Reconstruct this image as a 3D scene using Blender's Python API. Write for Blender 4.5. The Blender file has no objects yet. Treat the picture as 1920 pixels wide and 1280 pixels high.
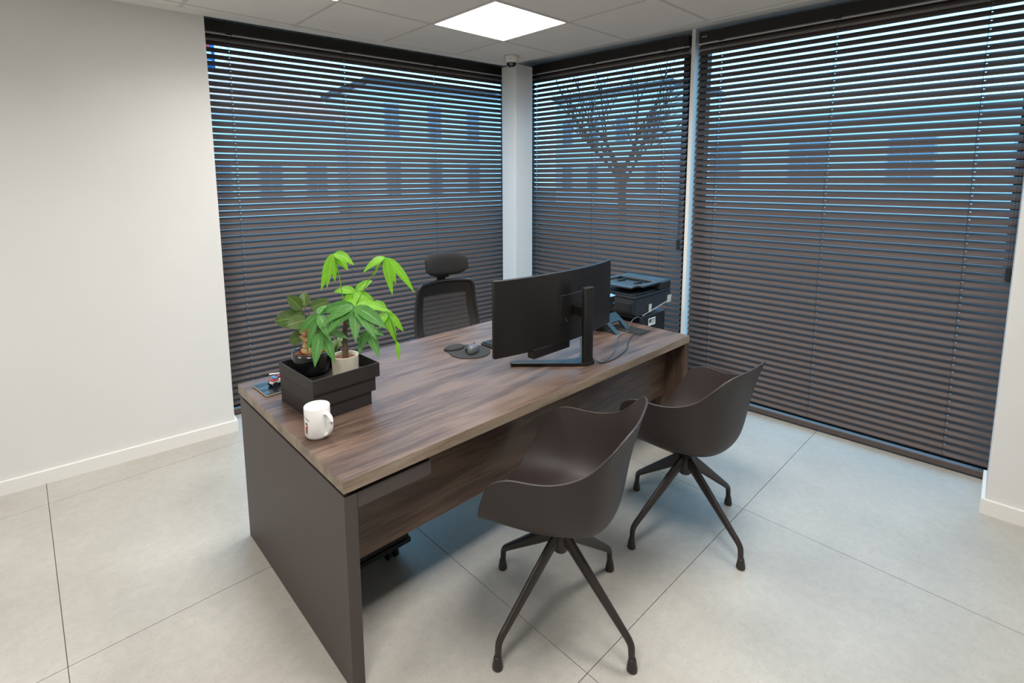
import bpy, bmesh, math, random
import numpy as np
from mathutils import Vector, Matrix
random.seed(7)
S = bpy.context.scene
COL = S.collection

# ------------------------------------------------------------------ camera
cam_d = bpy.data.cameras.new('camera'); cam = bpy.data.objects.new('camera', cam_d); COL.objects.link(cam)
YAW, PITCH, ROLL, FPX, CYPX, CAMH = 0.806675, 0.130143, 0.003577, 973.07, 460.52, 1.62
fwd = Vector((math.cos(YAW)*math.cos(PITCH), math.sin(YAW)*math.cos(PITCH), -math.sin(PITCH)))
rgt = fwd.cross(Vector((0, 0, 1))).normalized(); dwn = fwd.cross(rgt)
r2 = math.cos(ROLL)*rgt + math.sin(ROLL)*dwn; d2 = -math.sin(ROLL)*rgt + math.cos(ROLL)*dwn
M = Matrix((r2, -d2, -fwd)).transposed().to_4x4(); M.translation = (0, 0, CAMH)
cam.matrix_world = M
cam_d.sensor_width = 36.0; cam_d.lens = FPX/1920*36.0
cam_d.shift_x = 0.0; cam_d.shift_y = -(640-CYPX)/1920
cam_d.clip_start = 0.05; cam_d.clip_end = 300
S.camera = cam

# ------------------------------------------------------------------ sky, exposure
W = bpy.data.worlds.new('world'); S.world = W; W.use_nodes = True
bg = W.node_tree.nodes['Background']
bg.inputs[0].default_value = (0.31, 0.66, 1.0, 1); bg.inputs[1].default_value = 3.7
S.view_settings.view_transform = 'Standard'; S.view_settings.look = 'None'
S.view_settings.gamma = 1.0; S.view_settings.use_curve_mapping = False
S.view_settings.exposure = 0.0
LED = 15.6                                 # watts of each square ceiling panel

# ------------------------------------------------------------------ helpers
def lin(c):
    if isinstance(c, str):
        c = [int(c[i:i+2], 16)/255 for i in (0, 2, 4)]
        c = [x/12.92 if x <= .04045 else ((x+.055)/1.055)**2.4 for x in c]
    return (c[0], c[1], c[2], 1)

MATS = {}
def mat(name, color, rough=.5, metal=0., spec=.5, var=0., vscale=20., bump=0., bscale=200., coat=0., emit=None, estr=0., stretch=(1, 1, 1), trans=0.):
    m = bpy.data.materials.new(name); m.use_nodes = True; nt = m.node_tree; b = nt.nodes['Principled BSDF']
    b.inputs['Base Color'].default_value = lin(color); b.inputs['Roughness'].default_value = rough
    b.inputs['Metallic'].default_value = metal; b.inputs['Specular IOR Level'].default_value = spec
    b.inputs['Coat Weight'].default_value = coat
    if emit: b.inputs['Emission Color'].default_value = lin(emit); b.inputs['Emission Strength'].default_value = estr
    if var or bump:
        tc = nt.nodes.new('ShaderNodeTexCoord'); mp = nt.nodes.new('ShaderNodeMapping'); mp.inputs['Scale'].default_value = stretch
        nt.links.new(tc.outputs['Object'], mp.inputs[0])
    if var:
        n = nt.nodes.new('ShaderNodeTexNoise'); n.inputs['Scale'].default_value = vscale; n.inputs['Detail'].default_value = 5
        nt.links.new(mp.outputs[0], n.inputs[0])
        mx = nt.nodes.new('ShaderNodeMixRGB'); mx.blend_type = 'MULTIPLY'; mx.inputs[0].default_value = 1
        mx.inputs[1].default_value = lin(color)
        rp = nt.nodes.new('ShaderNodeMapRange'); rp.inputs[1].default_value = .3; rp.inputs[2].default_value = .7
        rp.inputs[3].default_value = 1-var; rp.inputs[4].default_value = 1+var
        nt.links.new(n.outputs[0], rp.inputs[0]); nt.links.new(rp.outputs[0], mx.inputs[2]); nt.links.new(mx.outputs[0], b.inputs['Base Color'])
    if bump:
        n2 = nt.nodes.new('ShaderNodeTexNoise'); n2.inputs['Scale'].default_value = bscale; n2.inputs['Detail'].default_value = 3
        bp = nt.nodes.new('ShaderNodeBump'); bp.inputs['Strength'].default_value = bump; bp.inputs['Distance'].default_value = .002
        nt.links.new(mp.outputs[0], n2.inputs[0]); nt.links.new(n2.outputs[0], bp.inputs['Height']); nt.links.new(bp.outputs[0], b.inputs['Normal'])
    MATS[name] = m
    return m

def wood(name, c1, c2, c3, axis='X', rough=.38):
    m = bpy.data.materials.new(name); m.use_nodes = True; nt = m.node_tree; N = nt.nodes; L = nt.links; b = N['Principled BSDF']
    tc = N.new('ShaderNodeTexCoord'); mp = N.new('ShaderNodeMapping')
    sc = {'X': (1.5, 11, 11), 'Z': (11, 11, 1.5), 'Y': (11, 1.5, 11)}[axis]
    mp.inputs['Scale'].default_value = sc; L.new(tc.outputs['Object'], mp.inputs[0])
    n1 = N.new('ShaderNodeTexNoise'); n1.inputs['Scale'].default_value = 1.3; n1.inputs['Detail'].default_value = 8; n1.inputs['Roughness'].default_value = .62; n1.inputs['Distortion'].default_value = .5
    L.new(mp.outputs[0], n1.inputs[0])
    mp2 = N.new('ShaderNodeMapping'); mp2.inputs['Scale'].default_value = [x*4 if x > 5 else x*1.6 for x in sc]; L.new(tc.outputs['Object'], mp2.inputs[0])
    n2 = N.new('ShaderNodeTexNoise'); n2.inputs['Scale'].default_value = 2.0; n2.inputs['Detail'].default_value = 6; n2.inputs['Roughness'].default_value = .7; L.new(mp2.outputs[0], n2.inputs[0])
    mp3 = N.new('ShaderNodeMapping'); mp3.inputs['Scale'].default_value = [x*.28 if x > 5 else x*.6 for x in sc]; L.new(tc.outputs['Object'], mp3.inputs[0])
    n3 = N.new('ShaderNodeTexNoise'); n3.inputs['Scale'].default_value = 1.2; n3.inputs['Detail'].default_value = 3; L.new(mp3.outputs[0], n3.inputs[0])
    a1 = N.new('ShaderNodeMath'); a1.operation = 'MULTIPLY_ADD'; a1.inputs[1].default_value = .5; L.new(n2.outputs[0], a1.inputs[0]); L.new(n1.outputs[0], a1.inputs[2])
    a2 = N.new('ShaderNodeMath'); a2.operation = 'MULTIPLY_ADD'; a2.inputs[1].default_value = .3; L.new(n3.outputs[0], a2.inputs[0]); L.new(a1.outputs[0], a2.inputs[2])
    cr = N.new('ShaderNodeValToRGB'); e = cr.color_ramp.elements
    e[0].position = .70; e[0].color = lin(c1); e[1].position = 1.10 if False else 1.0; e[1].color = lin(c3)
    k = e.new(.86); k.color = lin(c2)
    L.new(a2.outputs[0], cr.inputs[0]); L.new(cr.outputs[0], b.inputs['Base Color'])
    b.inputs['Roughness'].default_value = rough; b.inputs['Specular IOR Level'].default_value = .45
    bp = N.new('ShaderNodeBump'); bp.inputs['Strength'].default_value = .12; bp.inputs['Distance'].default_value = .001
    L.new(n2.outputs[0], bp.inputs['Height']); L.new(bp.outputs[0], b.inputs['Normal'])
    MATS[name] = m
    return m

def obj(name, verts, faces, m, parent=None, smooth=False):
    me = bpy.data.meshes.new(name); me.from_pydata([tuple(map(float, v)) for v in verts], [], faces); me.update()
    if smooth: me.polygons.foreach_set('use_smooth', [True]*len(me.polygons))
    if m: me.materials.append(m if not isinstance(m, str) else MATS[m])
    o = bpy.data.objects.new(name, me); COL.objects.link(o)
    if parent: o.parent = parent
    return o

def bm_obj(name, bm, m, parent=None, smooth=False):
    me = bpy.data.meshes.new(name); bmesh.ops.recalc_face_normals(bm, faces=bm.faces); bm.to_mesh(me); bm.free()
    if smooth: me.polygons.foreach_set('use_smooth', [True]*len(me.polygons))
    me.materials.append(m if not isinstance(m, str) else MATS[m])
    o = bpy.data.objects.new(name, me); COL.objects.link(o)
    if parent: o.parent = parent
    return o

def add_box(bm, lo, hi, bevel=0., seg=2):
    vs = [bm.verts.new((x, y, z)) for x in (lo[0], hi[0]) for y in (lo[1], hi[1]) for z in (lo[2], hi[2])]
    fs = [(0, 1, 3, 2), (4, 6, 7, 5), (0, 4, 5, 1), (2, 3, 7, 6), (0, 2, 6, 4), (1, 5, 7, 3)]
    f = [bm.faces.new([vs[i] for i in q]) for q in fs]
    if bevel:
        es = list({e for q in f for e in q.edges})
        bmesh.ops.bevel(bm, geom=es, offset=bevel, segments=seg, affect='EDGES', profile=.5)

def box(name, lo, hi, m, parent=None, bevel=0., seg=2):
    bm = bmesh.new(); add_box(bm, lo, hi, bevel, seg); return bm_obj(name, bm, m, parent)

def prism(name, poly, z0, z1, m, parent=None, bevel=0., smooth=False):
    bm = bmesh.new(); add_prism(bm, poly, z0, z1, bevel); return bm_obj(name, bm, m, parent, smooth)

def add_prism(bm, poly, z0, z1, bevel=0.):
    a = [bm.verts.new((p[0], p[1], z0)) for p in poly]; b = [bm.verts.new((p[0], p[1], z1)) for p in poly]
    n = len(poly); bm.faces.new(a[::-1]); top = bm.faces.new(b)
    for i in range(n): bm.faces.new([a[i], a[(i+1) % n], b[(i+1) % n], b[i]])
    if bevel: bmesh.ops.bevel(bm, geom=list(top.edges), offset=bevel, segments=2, affect='EDGES', profile=.5)

def clip(poly, p, n):
    """keep the side of the line through p where (q-p).n <= 0"""
    out = []
    for i in range(len(poly)):
        a, b = poly[i], poly[(i+1) % len(poly)]
        da = (a[0]-p[0])*n[0]+(a[1]-p[1])*n[1]; db = (b[0]-p[0])*n[0]+(b[1]-p[1])*n[1]
        if da <= 0: out.append(a)
        if (da < 0 < db) or (db < 0 < da):
            t = da/(da-db); out.append((a[0]+t*(b[0]-a[0]), a[1]+t*(b[1]-a[1])))
    return out

def tube_data(pts, rad, seg=10, flat=None, up=Vector((0, 0, 1))):
    """rings along pts; flat = list of (side, up) radii factors"""
    pts = [Vector(p) for p in pts]; V = []; F = []
    for i, p in enumerate(pts):
        t = (pts[min(i+1, len(pts)-1)]-pts[max(i-1, 0)]).normalized()
        s = t.cross(up)
        if s.length < 1e-3: s = t.cross(Vector((0, 1, 0)))
        s.normalize(); u = s.cross(t).normalized()
        r = rad[i] if isinstance(rad, (list, tuple)) else rad
        ra, rb = (r, r) if not isinstance(r, tuple) else r
        for k in range(seg):
            a = 2*math.pi*k/seg; V.append(p + s*math.cos(a)*ra + u*math.sin(a)*rb)
    for i in range(len(pts)-1):
        for k in range(seg):
            F.append((i*seg+k, i*seg+(k+1) % seg, (i+1)*seg+(k+1) % seg, (i+1)*seg+k))
    F.append(tuple(range(seg))[::-1]); F.append(tuple((len(pts)-1)*seg+k for k in range(seg)))
    return V, F

def tube(name, pts, rad, m, parent=None, seg=10):
    V, F = tube_data(pts, rad, seg); return obj(name, V, F, m, parent, True)

def smooth_path(pts, n=6):
    P = [Vector(p) for p in pts]; out = []
    for i in range(len(P)-1):
        p0, p1, p2, p3 = P[max(i-1, 0)], P[i], P[i+1], P[min(i+2, len(P)-1)]
        for k in range(n):
            t = k/n
            out.append(.5*((2*p1)+(p2-p0)*t+(2*p0-5*p1+4*p2-p3)*t*t+(3*p1-p0-3*p2+p3)*t**3))
    return out+[P[-1]]

def lathe(name, prof, m, parent=None, seg=32, loc=(0, 0, 0), sx=1., sy=1., smooth=True):
    V = []; F = []
    for r, z in prof:
        for k in range(seg):
            a = 2*math.pi*k/seg; V.append((loc[0]+r*sx*math.cos(a), loc[1]+r*sy*math.sin(a), loc[2]+z))
    n = len(prof)
    for i in range(n-1):
        for k in range(seg): F.append((i*seg+k, i*seg+(k+1) % seg, (i+1)*seg+(k+1) % seg, (i+1)*seg+k))
    if prof[0][0] > 1e-6: F.append(tuple(range(seg))[::-1])
    if prof[-1][0] > 1e-6: F.append(tuple((n-1)*seg+k for k in range(seg)))
    return obj(name, V, F, m, parent, smooth)

def autosmooth(o, deg=40):
    me = o.data
    me.polygons.foreach_set('use_smooth', [True]*len(me.polygons))
    bm = bmesh.new(); bm.from_mesh(me)
    for e in bm.edges:
        if len(e.link_faces) == 2 and e.calc_face_angle(0) > math.radians(deg): e.smooth = False
    bm.to_mesh(me); bm.free()
    return o

def thing(name, label, cat, loc=(0, 0, 0), rotz=0., group=None):
    o = bpy.data.objects.new(name, None); COL.objects.link(o); o.empty_display_size = .1
    o.location = loc; o.rotation_euler = (0, 0, rotz); o['label'] = label; o['category'] = cat
    if group: o['group'] = group
    return o
def tag(o, label, cat, group=None):
    o['label'] = label; o['category'] = cat
    if group: o['group'] = group
    return o
def struct(o, label=None):
    o['kind'] = 'structure'
    if label: o['label'] = label
    return o
def dup(src, parent=None, loc=None):
    c = src.copy(); COL.objects.link(c)
    if parent: c.parent = parent
    if loc is not None: c.location = loc
    return c
def dup_tree(root, loc, rotz, label):
    r = root.copy(); COL.objects.link(r); r.location = loc; r.rotation_euler = (0, 0, rotz); r['label'] = label
    for ch in list(root.children):
        c = dup(ch, r)
        for g in list(ch.children): dup(g, c)
    return r

# ------------------------------------------------------------------ materials
mat('wall_paint', 'dfdedb', .75, var=.015, vscale=3, bump=.04, bscale=300)
mat('white_trim', 'e9e7e2', .5)
mat('ceiling_tile_white', 'eeebe6', .85, var=.02, vscale=5, bump=.08, bscale=500)
mat('ceiling_grid', 'd4d0ca', .7)
mat('grout', '8a857d', .9)
mat('frame_dark', '24262a', .5)
mat('lintel_light', 'c9c4bc', .6)
mat('slat_brown', '5a4f4c', .5, spec=.3)
mat('rail_dark', '24201f', .42)
mat('cord_black', '15171b', .7)
mat('panel_grey', '473e3c', .5, var=.02, vscale=8)
mat('black_metal', '2b2726', .45, spec=.5)
mat('chair_plastic', '2d2422', .5, spec=.5, bump=.05, bscale=900)
mat('chair_leg', '2e2725', .4, spec=.5)
mat('black_fabric', '1a1817', .9, bump=.25, bscale=700)
mat('chair_frame', '272322', .45)
mat('monitor_black', '131110', .4, bump=.05, bscale=1200)
mat('screen', '0a0a0b', .25)
mat('tray_dark', '272221', .55, bump=.05, bscale=600)
mat('mug_white', 'f0eeea', .22, coat=.3)
mat('print_red', 'b03326', .5); mat('print_brown', '5a3a2c', .5); mat('print_skin', 'd9a98c', .5); mat('print_ink', '35353a', .5)
mat('pot_black', '121315', .25, coat=.4)
mat('pot_beige', 'cbc2b0', .6, var=.05, vscale=14)
mat('soil', '6b3d25', .95, var=.5, vscale=90, bump=1., bscale=120)
mat('bark', '6e5a49', .85, var=.25, vscale=40, bump=.5, bscale=90)
mat('bark_light', 'c49a70', .85, var=.3, vscale=45, bump=.6, bscale=80)
mat('printer_dark', '1c2226', .35, coat=.1); mat('printer_mid', '2b3136', .4); mat('printer_white', 'cfcfca', .5)
mat('label_white', 'e6e6e2', .5)
mat('notebook_black', '16181b', .28, coat=.3); mat('paper', 'e4e0d4', .8)
mat('pad_black', '1d1b1a', .75, bump=.2, bscale=900); mat('mouse_grey', '55585c', .35); mat('mouse_dark', '17181a', .4)
mat('key_dark', '1e2126', .45)
mat('phone_dark', '20262b', .3); mat('chrome', 'c9cdd0', .18, metal=1.)
mat('cable', '2a2d33', .5); mat('cable_grey', '50555c', .5)
mat('toy_white', 'ecebe6', .35); mat('toy_red', 'b5352c', .35); mat('toy_blue', '5a9bd0', .2)
mat('dome_white', 'dcd9d3', .4); mat('dome_black', '0d0e10', .12, coat=.6)
mat('led_frame', 'e6e4df', .5)
mat('led', 'ffffff', .5, emit='fffcf8', estr=8.0)
mat('pavement', '74777a', .9, var=.15, vscale=2); mat('asphalt', '55585c', .9, var=.1, vscale=3)
mat('facade_white', 'f2f3f3', .8, var=.02, vscale=2); mat('facade_grey', 'dfe3e6', .8, var=.05, vscale=2); mat('facade_brick', '8a6a5c', .85, var=.2, vscale=6)
mat('roof_salmon', 'f0b49c', .8, var=.12, vscale=8, bump=.4, bscale=12); mat('roof_dark', '4a4c52', .8)
mat('far_window', '7f93a3', .15, coat=.3); mat('far_frame', 'b5bcc2', .5)
mat('banner_blue', '1f78c8', .6); mat('banner_red', 'd04048', .6); mat('banner_white', 'f2f2f2', .6); mat('pole_grey', '6d7378', .4, metal=.6)
mat('twig', '4a3f38', .9)
wood('walnut', '40302a', '59463c', '6e5a4d', 'X'); wood('walnut_v', '3c2c26', '523f35', '655145', 'Z')
wood('walnut_edge', '6a594c', '807060', '948473', 'X')

def leaf_mat(name, c1, c2, vein, tr=.35):
    m = bpy.data.materials.new(name); m.use_nodes = True; nt = m.node_tree; N = nt.nodes; L = nt.links; b = N['Principled BSDF']
    uv = N.new('ShaderNodeUVMap'); sp = N.new('ShaderNodeSeparateXYZ'); L.new(uv.outputs[0], sp.inputs[0])
    ab = N.new('ShaderNodeMath'); ab.operation = 'ABSOLUTE'; su = N.new('ShaderNodeMath'); su.operation = 'SUBTRACT'; su.inputs[1].default_value = .5
    L.new(sp.outputs[0], su.inputs[0]); L.new(su.outputs[0], ab.inputs[0])
    # side veins: sin((v - |u|*.5)*k)
    ma = N.new('ShaderNodeMath'); ma.operation = 'MULTIPLY_ADD'; ma.inputs[1].default_value = -.55; L.new(ab.outputs[0], ma.inputs[0]); L.new(sp.outputs[1], ma.inputs[2])
    mu = N.new('ShaderNodeMath'); mu.operation = 'MULTIPLY'; mu.inputs[1].default_value = 75; L.new(ma.outputs[0], mu.inputs[0])
    si = N.new('ShaderNodeMath'); si.operation = 'SINE'; L.new(mu.outputs[0], si.inputs[0])
    r = N.new('ShaderNodeMapRange'); r.inputs[1].default_value = .75; r.inputs[2].default_value = 1.; r.inputs[4].default_value = .35; L.new(si.outputs[0], r.inputs[0])
    mid = N.new('ShaderNodeMapRange'); mid.inputs[1].default_value = .05; mid.inputs[2].default_value = .02; L.new(ab.outputs[0], mid.inputs[0])
    mx = N.new('ShaderNodeMath'); mx.operation = 'MAXIMUM'; L.new(r.outputs[0], mx.inputs[0]); L.new(mid.outputs[0], mx.inputs[1])
    tc = N.new('ShaderNodeTexCoord'); n = N.new('ShaderNodeTexNoise'); n.inputs['Scale'].default_value = 18; L.new(tc.outputs['Object'], n.inputs[0])
    c = N.new('ShaderNodeMixRGB'); c.inputs[1].default_value = lin(c1); c.inputs[2].default_value = lin(c2); L.new(n.outputs[0], c.inputs[0])
    c2n = N.new('ShaderNodeMixRGB'); c2n.inputs[2].default_value = lin(vein); L.new(mx.outputs[0], c2n.inputs[0]); L.new(c.outputs[0], c2n.inputs[1])
    L.new(c2n.outputs[0], b.inputs['Base Color']); b.inputs['Roughness'].default_value = .42
    bp = N.new('ShaderNodeBump'); bp.inputs['Strength'].default_value = .4; bp.inputs['Distance'].default_value = .002; L.new(si.outputs[0], bp.inputs['Height']); L.new(bp.outputs[0], b.inputs['Normal'])
    t = N.new('ShaderNodeBsdfTranslucent'); L.new(c2n.outputs[0], t.inputs[0]); ms = N.new('ShaderNodeMixShader'); ms.inputs[0].default_value = tr
    L.new(b.outputs[0], ms.inputs[1]); L.new(t.outputs[0], ms.inputs[2]); L.new(ms.outputs[0], N['Material Output'].inputs[0])
    MATS[name] = m
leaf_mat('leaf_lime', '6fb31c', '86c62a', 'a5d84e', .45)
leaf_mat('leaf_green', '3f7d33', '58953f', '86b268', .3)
leaf_mat('leaf_dark', '3c5620', '4f6a26', '6f8440', .25)
leaf_mat('leaf_striped', '5f8a3c', 'c8d69a', 'e4ead0', .3)

def glass_mat():
    m = bpy.data.materials.new('window_glass'); m.use_nodes = True; nt = m.node_tree; N = nt.nodes; L = nt.links
    N.remove(N['Principled BSDF'])
    t = N.new('ShaderNodeBsdfTransparent'); t.inputs[0].default_value = (.92, .96, .97, 1); g = N.new('ShaderNodeBsdfGlossy'); g.inputs['Roughness'].default_value = .02
    x = N.new('ShaderNodeMixShader'); x.inputs[0].default_value = .05
    L.new(t.outputs[0], x.inputs[1]); L.new(g.outputs[0], x.inputs[2]); L.new(x.outputs[0], N['Material Output'].inputs[0])
    MATS['window_glass'] = m
glass_mat()

def mesh_fabric():
    m = bpy.data.materials.new('mesh_fabric'); m.use_nodes = True; nt = m.node_tree; N = nt.nodes; L = nt.links; b = N['Principled BSDF']
    b.inputs['Base Color'].default_value = lin('37322f'); b.inputs['Roughness'].default_value = .7
    tc = N.new('ShaderNodeTexCoord'); sp = N.new('ShaderNodeSeparateXYZ'); L.new(tc.outputs['Object'], sp.inputs[0])
    mu = N.new('ShaderNodeMath'); mu.operation = 'MULTIPLY'; mu.inputs[1].default_value = 900; L.new(sp.outputs[2], mu.inputs[0])
    si = N.new('ShaderNodeMath'); si.operation = 'SINE'; L.new(mu.outputs[0], si.inputs[0])
    gt = N.new('ShaderNodeMath'); gt.operation = 'GREATER_THAN'; gt.inputs[1].default_value = -.45; L.new(si.outputs[0], gt.inputs[0])
    t = N.new('ShaderNodeBsdfTransparent'); x = N.new('ShaderNodeMixShader')
    L.new(gt.outputs[0], x.inputs[0]); L.new(t.outputs[0], x.inputs[1]); L.new(b.outputs[0], x.inputs[2]); L.new(x.outputs[0], N['Material Output'].inputs[0])
    MATS['mesh_fabric'] = m
mesh_fabric()

def tile_mat(name):
    m = bpy.data.materials.new(name); m.use_nodes = True; nt = m.node_tree; N = nt.nodes; L = nt.links; b = N['Principled BSDF']
    tc = N.new('ShaderNodeTexCoord')
    n1 = N.new('ShaderNodeTexNoise'); n1.inputs['Scale'].default_value = 2.2; n1.inputs['Detail'].default_value = 6; n1.inputs['Roughness'].default_value = .6; L.new(tc.outputs['Object'], n1.inputs[0])
    n2 = N.new('ShaderNodeTexNoise'); n2.inputs['Scale'].default_value = 26; n2.inputs['Detail'].default_value = 6; n2.inputs['Roughness'].default_value = .75; L.new(tc.outputs['Object'], n2.inputs[0])
    n3 = N.new('ShaderNodeTexNoise'); n3.inputs['Scale'].default_value = 110; n3.inputs['Detail'].default_value = 2; L.new(tc.outputs['Object'], n3.inputs[0])
    cr = N.new('ShaderNodeValToRGB'); e = cr.color_ramp.elements; e[0].position = .3; e[0].color = lin('aca79e'); e[1].position = .7; e[1].color = lin('bbb7ae')
    L.new(n1.outputs[0], cr.inputs[0])
    r2 = N.new('ShaderNodeMapRange'); r2.inputs[1].default_value = .3; r2.inputs[2].default_value = .75; r2.inputs[3].default_value = .90; r2.inputs[4].default_value = 1.08; L.new(n2.outputs[0], r2.inputs[0])
    m1 = N.new('ShaderNodeMixRGB'); m1.blend_type = 'MULTIPLY'; m1.inputs[0].default_value = 1; L.new(cr.outputs[0], m1.inputs[1]); L.new(r2.outputs[0], m1.inputs[2])
    r3 = N.new('ShaderNodeMapRange'); r3.inputs[1].default_value = .62; r3.inputs[2].default_value = .72; r3.inputs[3].default_value = 0; r3.inputs[4].default_value = .4; L.new(n3.outputs[0], r3.inputs[0])
    m2 = N.new('ShaderNodeMixRGB'); m2.inputs[2].default_value = lin('857f77'); L.new(r3.outputs[0], m2.inputs[0]); L.new(m1.outputs[0], m2.inputs[1])
    L.new(m2.outputs[0], b.inputs['Base Color'])
    rr = N.new('ShaderNodeMapRange'); rr.inputs[3].default_value = .36; rr.inputs[4].default_value = .5; L.new(n2.outputs[0], rr.inputs[0]); L.new(rr.outputs[0], b.inputs['Roughness'])
    b.inputs['Specular IOR Level'].default_value = .5
    MATS[name] = m
tile_mat('stone_tile')

# ------------------------------------------------------------------ the room
ZC = 2.565
D2R = math.pi/180
aL = -5*D2R; dL = (math.cos(aL), math.sin(aL)); nL = (-math.sin(aL), math.cos(aL))        # left facade direction, outward normal
aR = 92.6*D2R; dR = (math.cos(aR), math.sin(aR)); nR = (math.sin(aR), -math.cos(aR))      # right facade
CW = (0.905, 3.545)                       # end of the solid left wall
CR = (3.265, 0.10)                        # edge of the right wall stub
BLp = (0.985, 3.797); BRp = (3.605, 0.933)  # points on the blind planes
GL = (BLp[0]+nL[0]*.12, BLp[1]+nL[1]*.12); GR = (BRp[0]+nR[0]*.12, BRp[1]+nR[1]*.12)   # glazing planes
XB, YB = -2.6, -2.3
big = [(XB, YB), (6, YB), (6, 6), (XB, 6)]
room_out = clip(clip(big, GL, nL), GR, nR)
fl = struct(prism('floor', room_out, -.12, -.006, 'grout'))
for i in range(-2, 3):
    for j in range(-3, 3):
        x0 = -.011+1.2335*i; y0 = .9245+1.2215*j; g = .0013
        p = [(x0+g, y0+g), (x0+1.2335-g, y0+g), (x0+1.2335-g, y0+1.2215-g), (x0+g, y0+1.2215-g)]
        p = clip(clip(p, GL, nL), GR, nR); p = clip(clip(p, (XB, 0), (-1, 0)), (0, YB), (0, -1))
        if len(p) >= 3: prism('floor_tile', p, -.006, 0, 'stone_tile', fl)

def quad(p, d, n, s0, s1, t0, t1):
    return [(p[0]+d[0]*s+n[0]*t, p[1]+d[1]*s+n[1]*t) for s, t in ((s0, t0), (s1, t0), (s1, t1), (s0, t1))]
struct(prism('wall_left', quad(CW, dL, nL, -3.6, 0, 0, .42), 0, 2.8, 'wall_paint'))
bb = bmesh.new(); add_prism(bb, quad(CW, dL, nL, -3.6, .016, -.016, 0), 0, .075, .004); add_prism(bb, quad(CW, dL, nL, .0002, .016, 0, .3), 0, .075, .004)
struct(bm_obj('baseboard_left', bb, 'white_trim'))
struct(prism('wall_right', quad(CR, dR, nR, -2.6, 0, 0, .55), 0, 2.8, 'wall_paint'))
bb = bmesh.new(); add_prism(bb, quad(CR, dR, nR, -2.6, .016, -.016, 0), 0, .075, .004); add_prism(bb, quad(CR, dR, nR, .0002, .016, 0, .33), 0, .075, .004)
struct(bm_obj('baseboard_right', bb, 'white_trim'))
struct(box('wall_back', (XB-.2, YB-.2, 0), (XB, 4.3, 2.8), 'wall_paint'))
struct(box('wall_front', (XB, YB-.2, 0), (3.9, YB, 2.8), 'wall_paint'))
# corner column
N0 = (3.115, 3.2)
cd = (math.cos(80*D2R), math.sin(80*D2R)); cr_ = (math.cos(4.5*D2R), math.sin(4.5*D2R))
cpoly = [N0, (N0[0]+cr_[0]*.222, N0[1]+cr_[1]*.222), (N0[0]+cr_[0]*.222+cd[0]*.215, N0[1]+cr_[1]*.222+cd[1]*.215), (N0[0]+cd[0]*.215, N0[1]+cd[1]*.215)]
cb = bmesh.new(); add_prism(cb, cpoly, 0, ZC-.004)
bmesh.ops.bevel(cb, geom=[e for e in cb.edges if abs(e.verts[0].co.z-e.verts[1].co.z) > 1], offset=.004, segments=2, affect='EDGES')
struct(bm_obj('wall_column', cb, 'wall_paint'), 'white square column in the corner between the two windows')

# ceiling : slab, margin strips, tiles
TL = (1.347, 3.402)                        # tile field edge at the left
TRp = (3.172, 1.9); aT = 91.7*D2R; nT = (math.sin(aT), -math.cos(aT))
CE = (CR[0], CR[1])
ceil_poly = clip(clip(big, CW, nL), CR, nR)
ce = struct(prism('ceiling', ceil_poly, ZC+.002, 2.80, 'ceiling_grid'))
mL = clip(clip(clip(big, CW, nL), CR, nR), (TL[0]+nL[0]*.004, TL[1]+nL[1]*.004), (-nL[0], -nL[1]))
mR = clip(clip(clip(big, (TL[0]+nL[0]*.002, TL[1]+nL[1]*.002), nL), CR, nR), (TRp[0]+nT[0]*.004, TRp[1]+nT[1]*.004), (-nT[0], -nT[1]))
prism('ceiling_margin', mL, ZC, ZC+.002, 'ceiling_tile_white', ce)
prism('ceiling_margin', mR, ZC, ZC+.002, 'ceiling_tile_white', ce)
GX, GY, MOD, MODY = 1.968, 2.768, .604, .598
LIGHTS = {(0, -1), (-2, -1), (-6, -1), (0, -4), (-2, -4), (-4, -4)}  # first two are in view; the other four are added to brighten the room
rc = -.6*D2R
def crot(p):                               # the ceiling grid is turned very slightly against the desk
    dx, dy = p[0]-GX, p[1]-GY
    return (GX+dx*math.cos(rc)-dy*math.sin(rc), GY+dx*math.sin(rc)+dy*math.cos(rc))
for i in range(-7, 3):
    for j in range(-8, 2):
        if (i, j) in LIGHTS: continue
        x0, y0, g = GX+MOD*i, GY+MODY*j, .011
        p = [crot(q) for q in ((x0+g, y0+g), (x0+MOD-g, y0+g), (x0+MOD-g, y0+MODY-g), (x0+g, y0+MODY-g))]
        p = clip(clip(p, TL, nL), TRp, nT); p = clip(clip(p, (XB, 0), (-1, 0)), (0, YB), (0, -1))
        if len(p) >= 3 and abs(sum(p[k][0]*p[(k+1) % len(p)][1]-p[(k+1) % len(p)][0]*p[k][1] for k in range(len(p)))) > .004:
            prism('ceiling_tile', p, ZC, ZC+.002, 'ceiling_tile_white', ce)
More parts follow.
